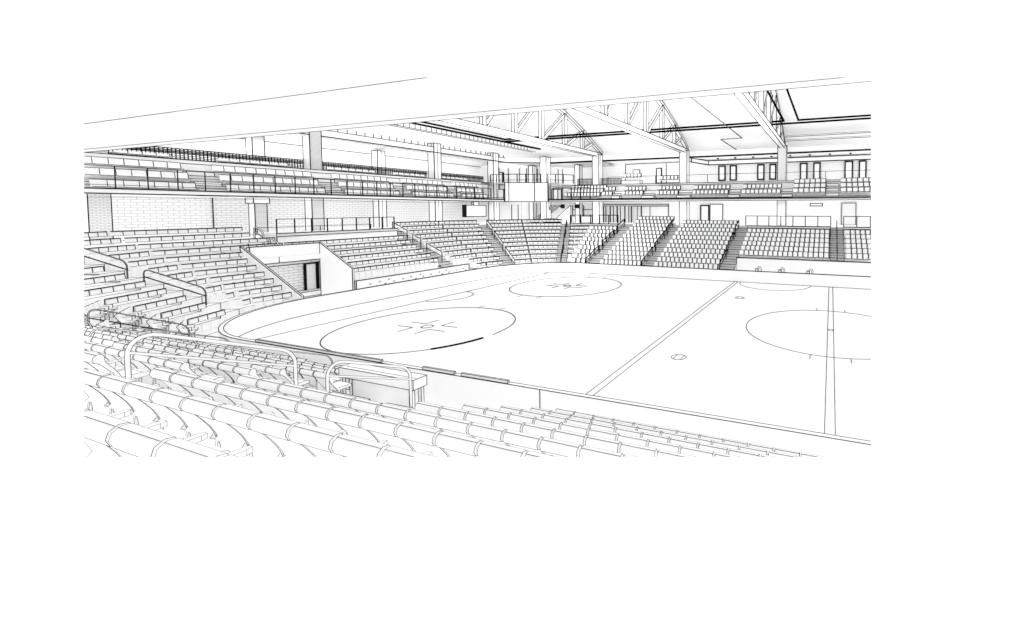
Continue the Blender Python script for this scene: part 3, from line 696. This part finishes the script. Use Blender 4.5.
def big(y0_, y1_, z0_, z1_, label, x=-9.2, r=.024, h0=.9, h1=.9):
    t = thing('aisle_handrail', label, 'handrail', 'big near handrails', (x, y0_, z0_-h0)); mv = Matrix.Translation((-x, -y0_, -(z0_-h0)))
    pa, pb = Vector((x, y0_, z0_)), Vector((x, y1_, z1_)); dd = (pb-pa).normalized(); hr = .36
    A = [pa+Vector((0, 0, -h0)), pa+Vector((0, 0, -hr))]+[pa+Vector((0, 0, -hr+hr*math.sin(q*math.pi/14)))+dd*hr*(1-math.cos(q*math.pi/14)) for q in range(1, 8)]
    Bp = [pb+Vector((0, 0, -hr*.6+hr*.6*math.sin(q*math.pi/14)))-dd*hr*.6*(1-math.cos(q*math.pi/14)) for q in range(7, 0, -1)]+[pb+Vector((0, 0, -h1))]
    a = MB(); a.tube(A+Bp, r, .5); a.xf(mv).build('top_rail', t)
    a = MB(); a.tube([pa+Vector((0, 0, -.31)), pb+Vector((0, 0, -.27))], r*.75, .45); a.xf(mv).build('mid_rail', t)
big(-21.3, -19.35, 4.86, 3.95, 'large white looped handrail in the lower left foreground')
big(-18.84, -17.12, 3.62, 2.86, 'white looped handrail right of the large one')
pf = MB(); pf.poly([(-14, -24, .03), (-5.9, -24, .03), (-5.9, -13.6, .03), (-14, -13.6, .03)], W_); struct(pf, 'floor_near_opening', 'white floor of the opening in the near stand')
# counter beside the opening
t = thing('counter_table', 'white counter table on posts beyond the foreground seats', 'table', loc=(-10.5, -17, .05)); mv = Matrix.Translation((10.5, 17, -.05))
x0_, x1_, yf, yk, zt = -11.83, -9.27, -17.0, -16.64, 2.50
a = MB(); a.box((x0_, yf, zt-.24), (x1_, yk, zt), W_, .5); a.bar((x0_+.1, yf+.12, zt), (x1_-.05, yf+.12, zt), px=.4); a.xf(mv).build('top', t)
for xx in (x0_+.0, x0_+.35, x1_-.16):
    for y_ in (yf+.02, yk-.1):
        a = MB(); a.box((xx, y_, .05), (xx+.09, y_+.07, zt-.24), W_, .5); a.xf(mv).build('leg', t)
a = MB(); a.box((x0_+.45, yf+.04, .05), (x1_-.16, yf+.08, zt-.24), W_, lines=False); a.xf(mv).build('back_panel', t)

# ------------------------------------------------------------------ seats
REAR = [(.21, .12), (.21, .30), (.20, .38), (.178, .46), (.148, .53), (.108, .60), (.062, .67), (.012, .735)]
BAND = [(-.02, .745), (-.038, .79), (-.025, .835), (.015, .862), (.055, .855)]
FRONT = [(.075, .82), (.08, .74), (.115, .675), (.158, .61), (.195, .54), (.225, .465), (.245, .385), (.252, .30), (.25, .13)]
def seat_detail(w, L):
    g = .019; x0, x1 = -w/2+g, w/2-g; out = {}
    b = MB(); prof = REAR+BAND+FRONT; n = len(prof)
    for i in range(n):
        p, q = prof[i], prof[(i+1) % n]; b.poly([(x0, p[0], p[1]), (x1, p[0], p[1]), (x1, q[0], q[1]), (x0, q[0], q[1])], W_)
    for x in (x0, x1):
        for i in range(len(prof)-1):
            tri = (prof[i], prof[i+1])
        m_ = len(REAR)
        left = REAR+BAND[:3]; right = FRONT[::-1]+BAND[::-1][:2]
        for i in range(min(len(left), len(right))-1):
            b.poly([(x, *left[i]), (x, *left[i+1]), (x, *right[i+1]), (x, *right[i])], W_)
        b.path([Vector((x, *p)) for p in prof], L)
    for p in (BAND[0], (.0, .858), BAND[4]): b.bar((x0, *p), (x1, *p), L*(1 if p != BAND[4] else .6))
    b.bar((x0, *REAR[0]), (x1, *REAR[0]), L); out['backrest'] = b
    b = MB(); sp = [(.16, .40), (.20, .45), (.44, .455), (.50, .44), (.515, .41), (.49, .385), (.2, .37)]; n = len(sp)
    for i in range(n):
        p, q = sp[i], sp[(i+1) % n]; b.poly([(x0+.02, *p), (x1-.02, *p), (x1-.02, *q), (x0+.02, *q)], W_)
    for x in (x0+.02, x1-.02): b.poly([(x, *p) for p in sp], W_); b.path([Vector((x, *p)) for p in sp], L*.9, close=True)
    for p in (sp[2], sp[4]): b.bar((x0+.02, *p), (x1-.02, *p), L*.9)
    out['seat_pan'] = b
    b = MB(); xa = -w/2; ap = [(xa-.03, .14), (xa-.03, .34), (xa-.018, .375), (xa+.018, .375), (xa+.03, .34), (xa+.03, .14)]
    b.prism([Vector((x, y, .60)) for x, y in ap], [Vector((x, y, .635)) for x, y in ap], W_, w=L*.8); out['armrest'] = b
    b = MB(); b.prism([(xa-.015, .15, .0), (xa+.015, .15, 0), (xa+.015, .26, 0), (xa-.015, .26, 0)], [(xa-.015, .22, .6), (xa+.015, .22, .6), (xa+.015, .32, .6), (xa-.015, .32, .6)], W_, w=L*.8); out['leg'] = b
    return out
def seat_mid(w, L):
    g = .012; x0, x1 = -w/2+g, w/2-g; b = MB()
    prof = [(.20, .38), (.06, .60), (.0, .735), (-.03, .79), (.0, .855), (.05, .86), (.08, .8), (.09, .62), (.24, .4)]; n = len(prof)
    for i in range(n):
        p, q = prof[i], prof[(i+1) % n]; b.poly([(x0, *p), (x1, *p), (x1, *q), (x0, *q)], W_)
    for x in (x0, x1):
        b.poly([(x, *prof[i]) for i in (0, 1, 7, 8)], W_); b.poly([(x, *prof[i]) for i in (1, 2, 6, 7)], W_); b.poly([(x, *prof[i]) for i in (2, 3, 4, 5, 6)], W_)
        b.path([Vector((x, *p)) for p in prof[:6]], L)
    b.bar((x0, .0, .735), (x1, .0, .735), L); b.bar((x0, .02, .86), (x1, .02, .86), L)
    b.box((x0+.02, .18, .39), (x1-.02, .5, .45), W_, w=L*.8)
    b.box((x0-.03, .04, .0), (x0+.0, .36, .62), W_, w=L*.7)
    return b
def seat_far(w, L, dark=1.0):
    x0, x1 = -w/2+.01, w/2-.01; b = MB()
    b.poly([(x0, .09, .84), (x1, .09, .84), (x1, .16, .42), (x0, .16, .42)], W_)
    b.poly([(x0, .0, .84), (x1, .0, .84), (x1, .09, .84), (x0, .09, .84)], W_); b.poly([(x0, .0, .84), (x1, .0, .84), (x1, .1, .3), (x0, .1, .3)], W_)
    b.poly([(x1, 0, .84), (x1, .09, .84), (x1, .16, .42), (x1, .1, .3)], W_); b.poly([(x0, 0, .84), (x0, .09, .84), (x0, .16, .42), (x0, .1, .3)], W_)
    b.poly([(x0, .16, .44), (x1, .16, .44), (x1, .46, .46), (x0, .46, .46)], W_); b.poly([(x0, .46, .46), (x1, .46, .46), (x1, .46, .38), (x0, .46, .38)], W_)
    b.bar((x0, .05, .86), (x1, .05, .86), L); b.bar((x0-.01, .08, .84), (x0-.01, .16, .44), L*dark); b.bar((x0-.01, .16, .44), (x0-.01, .44, .4), L*.8)
    b.bar((x0, .46, .42), (x1, .46, .42), L*.8)
    return b
def seat_end(w, L):
    x0, x1 = -w/2+.01, w/2-.01; b = MB()
    b.poly([(x0, .09, .84), (x1, .09, .84), (x1, .12, .585), (x0, .12, .585)], W_); b.poly([(x0, .0, .84), (x1, .0, .84), (x1, .09, .84), (x0, .09, .84)], W_)
    b.poly([(x0, .0, .84), (x1, .0, .84), (x1, .04, .585), (x0, .04, .585)], W_); b.poly([(x0, .04, .585), (x1, .04, .585), (x1, .12, .585), (x0, .12, .585)], W_)
    for x in (x0, x1): b.poly([(x, 0, .84), (x, .09, .84), (x, .12, .585), (x, .04, .585)], W_)
    b.box((x0+.05, .1, .1), (x1-.05, .2, .44), W_, lines=False)
    b.bar((x0, .09, .85), (x1, .09, .85), L*1.9); b.bar((x0, .12, .585), (x1, .12, .585), L*.6); b.bar((x0-.01, .1, .84), (x0-.01, .13, .585), L*.75)
    return b
def seatM(p, f): 
    y = -f.n; x = y.cross(Vector((0, 0, 1)))
    R = Matrix((x, y, Vector((0, 0, 1)))).transposed().to_4x4(); R.translation = p; return R
def inframe(p, mg=0):
    d = Vector(p)-CAM; w = d.dot(FW)
    if w < .3: return False
    u = PX+FPX*d.dot(RT)/w; v = PY-FPX*d.dot(UP)/w
    return 84-mg <= u <= 871+mg and 77-mg <= v <= 457+mg
vis = [s for s in SEATS if inframe(s[0]+Vector((0, 0, .8)), 5+.3*FPX/depth(s[0]))]
vis.sort(key=lambda s: depth(s[0])/s[2])
NIND = 300
cache = {}
IND = []
def q_of(d): return 1.22**round(math.log(d)/math.log(1.22))
for p, f, w, blk, j, near in vis[:NIND]:
    d = q_of(depth(p)); det = depth(p) < 9.5
    key = (round(w, 3), d, det, f in (LEFT, NA, FA))
    if key not in cache:
        L = (.31 if det else .5)*d/FPX
        if det: cache[key] = {k_: mb.mesh(k_) for k_, mb in seat_detail(w, L).items()}
        else: cache[key] = (seat_end(w, L*1.1) if f in (LEFT, NA, FA) else seat_mid(w, L*.8)).mesh('stadium_chair')
    M = seatM(p, f)
    if det:
        root = bpy.data.objects.new('stadium_chair', None); COL.objects.link(root); root.matrix_world = M; root.empty_display_size = .2
        for k_, me in cache[key].items():
            c = bpy.data.objects.new(k_, me); COL.objects.link(c); c.parent = root
    else:
        root = bpy.data.objects.new('stadium_chair', cache[key]); COL.objects.link(root); root.matrix_world = M
    IND.append((root, blk, j, M))
rest = MB()
for p, f, w, blk, j, near in vis[NIND:]:
    facing = f not in (NEAR, NB)
    L = .6*depth(p)/FPX
    right = f is FAR
    rest.add((seat_far(w, L*1.05, 1.5) if right else seat_end(w, L*.85)) if facing else seat_mid(w, L*.75), seatM(p, f))
for a_, b_ in KINKS:
    if inframe(b_): rest.bar(a_, b_, px=.7)
o = rest.build('stadium_chairs', kind='stuff', label='remaining rows of small white arena seats filling the far, corner and end stands', category='seats')
# balcony seats: one object each
uc = {}; ucount = {}
for p, f, w, lab, k_ in USEATS:
    if not inframe(p+Vector((0, 0, .8)), 3): continue
    d = q_of(depth(p)); key = (w, d, f is FAR)
    if key not in uc: uc[key] = seat_far(w, .6*d/FPX, 1.5 if f is FAR else .8).mesh('balcony_chair')
    o = bpy.data.objects.new('balcony_chair', uc[key]); COL.objects.link(o); o.matrix_world = seatM(p, f)
    ucount.setdefault((lab, k_), []).append(o)

# ------------------------------------------------------------------ the model is sectioned at the limits of the drawn space
def clip_all():
    bpy.context.view_layer.update()
    def rayd(u, v): return FW+RT*((u-PX)/FPX)-UP*((v-PY)/FPX)
    c = [rayd(84, 77.5), rayd(871, 77.5), rayd(871, 457), rayd(84, 457)]
    planes = []
    mid = rayd(470, 260)
    for i in range(4):
        n = c[i].cross(c[(i+1) % 4]).normalized()
        if n.dot(mid) > 0: n = -n
        planes.append(n)       # outward normals, through the view point
    for o in list(bpy.data.objects):
        if o.type != 'MESH': continue
        mw = o.matrix_world; bb = [mw @ Vector(x) for x in o.bound_box]; kill = False; cut = []
        for n in planes:
            ds = [n.dot(b-CAM) for b in bb]
            if min(ds) > 0: kill = True; break
            if max(ds) > 0: cut.append(n)
        if kill: bpy.data.objects.remove(o); continue
        if cut:
            bm = bmesh.new(); bm.from_mesh(o.data); inv = mw.inverted(); R = inv.to_3x3()
            for n in cut:
                bmesh.ops.bisect_plane(bm, geom=bm.verts[:]+bm.edges[:]+bm.faces[:], plane_co=inv @ CAM, plane_no=(mw.to_3x3().transposed() @ n), clear_outer=True)
            if not bm.faces: bm.free(); bpy.data.objects.remove(o); continue
            me = o.data.copy(); bm.to_mesh(me); bm.free(); o.data = me
    for o in list(bpy.data.objects):
        if o.type == 'EMPTY' and not o.children: bpy.data.objects.remove(o)
names = {id(r): 0 for r, *_ in IND}
ind = [(r.name, blk, j, M.translation.copy()) for r, blk, j, M in IND]
ucn = {k_: [o.name for o in v] for k_, v in ucount.items()}
clip_all()
ROWN = {10: 'row nearest the camera', 9: 'second row from the camera', 8: 'third row from the camera', 7: 'fourth row from the camera'}
rows = {}
for nm, blk, j, P in ind:
    if nm in bpy.data.objects: rows.setdefault((blk, j), []).append((P, nm))
for (blk, j), L in rows.items():
    L.sort(key=lambda a: -a[0].x)
    row = ROWN.get(j) if blk in ('stand beyond big handrail', 'foreground') else None
    row = row or ordw(j)+' row up'
    bn = 'foreground stand' if blk == 'foreground' else blk
    for i, (P, nm) in enumerate(L):
        o = bpy.data.objects[nm]; o['category'] = 'seat'; o['group'] = 'arena seats, %s, %s' % (row, bn)
        o['label'] = 'white arena seat, %s from the right, %s, %s' % (ordw(i), row, bn)
for (lab, k_), L in ucn.items():
    L = [n for n in L if n in bpy.data.objects]
    for i, nm in enumerate(L):
        o = bpy.data.objects[nm]; o['category'] = 'seat'; o['group'] = 'balcony seats, %s, row %s' % (lab, ordw(k_))
        o['label'] = 'white seat, %s from the left, %s row, %s' % (ordw(i), ordw(k_), lab)
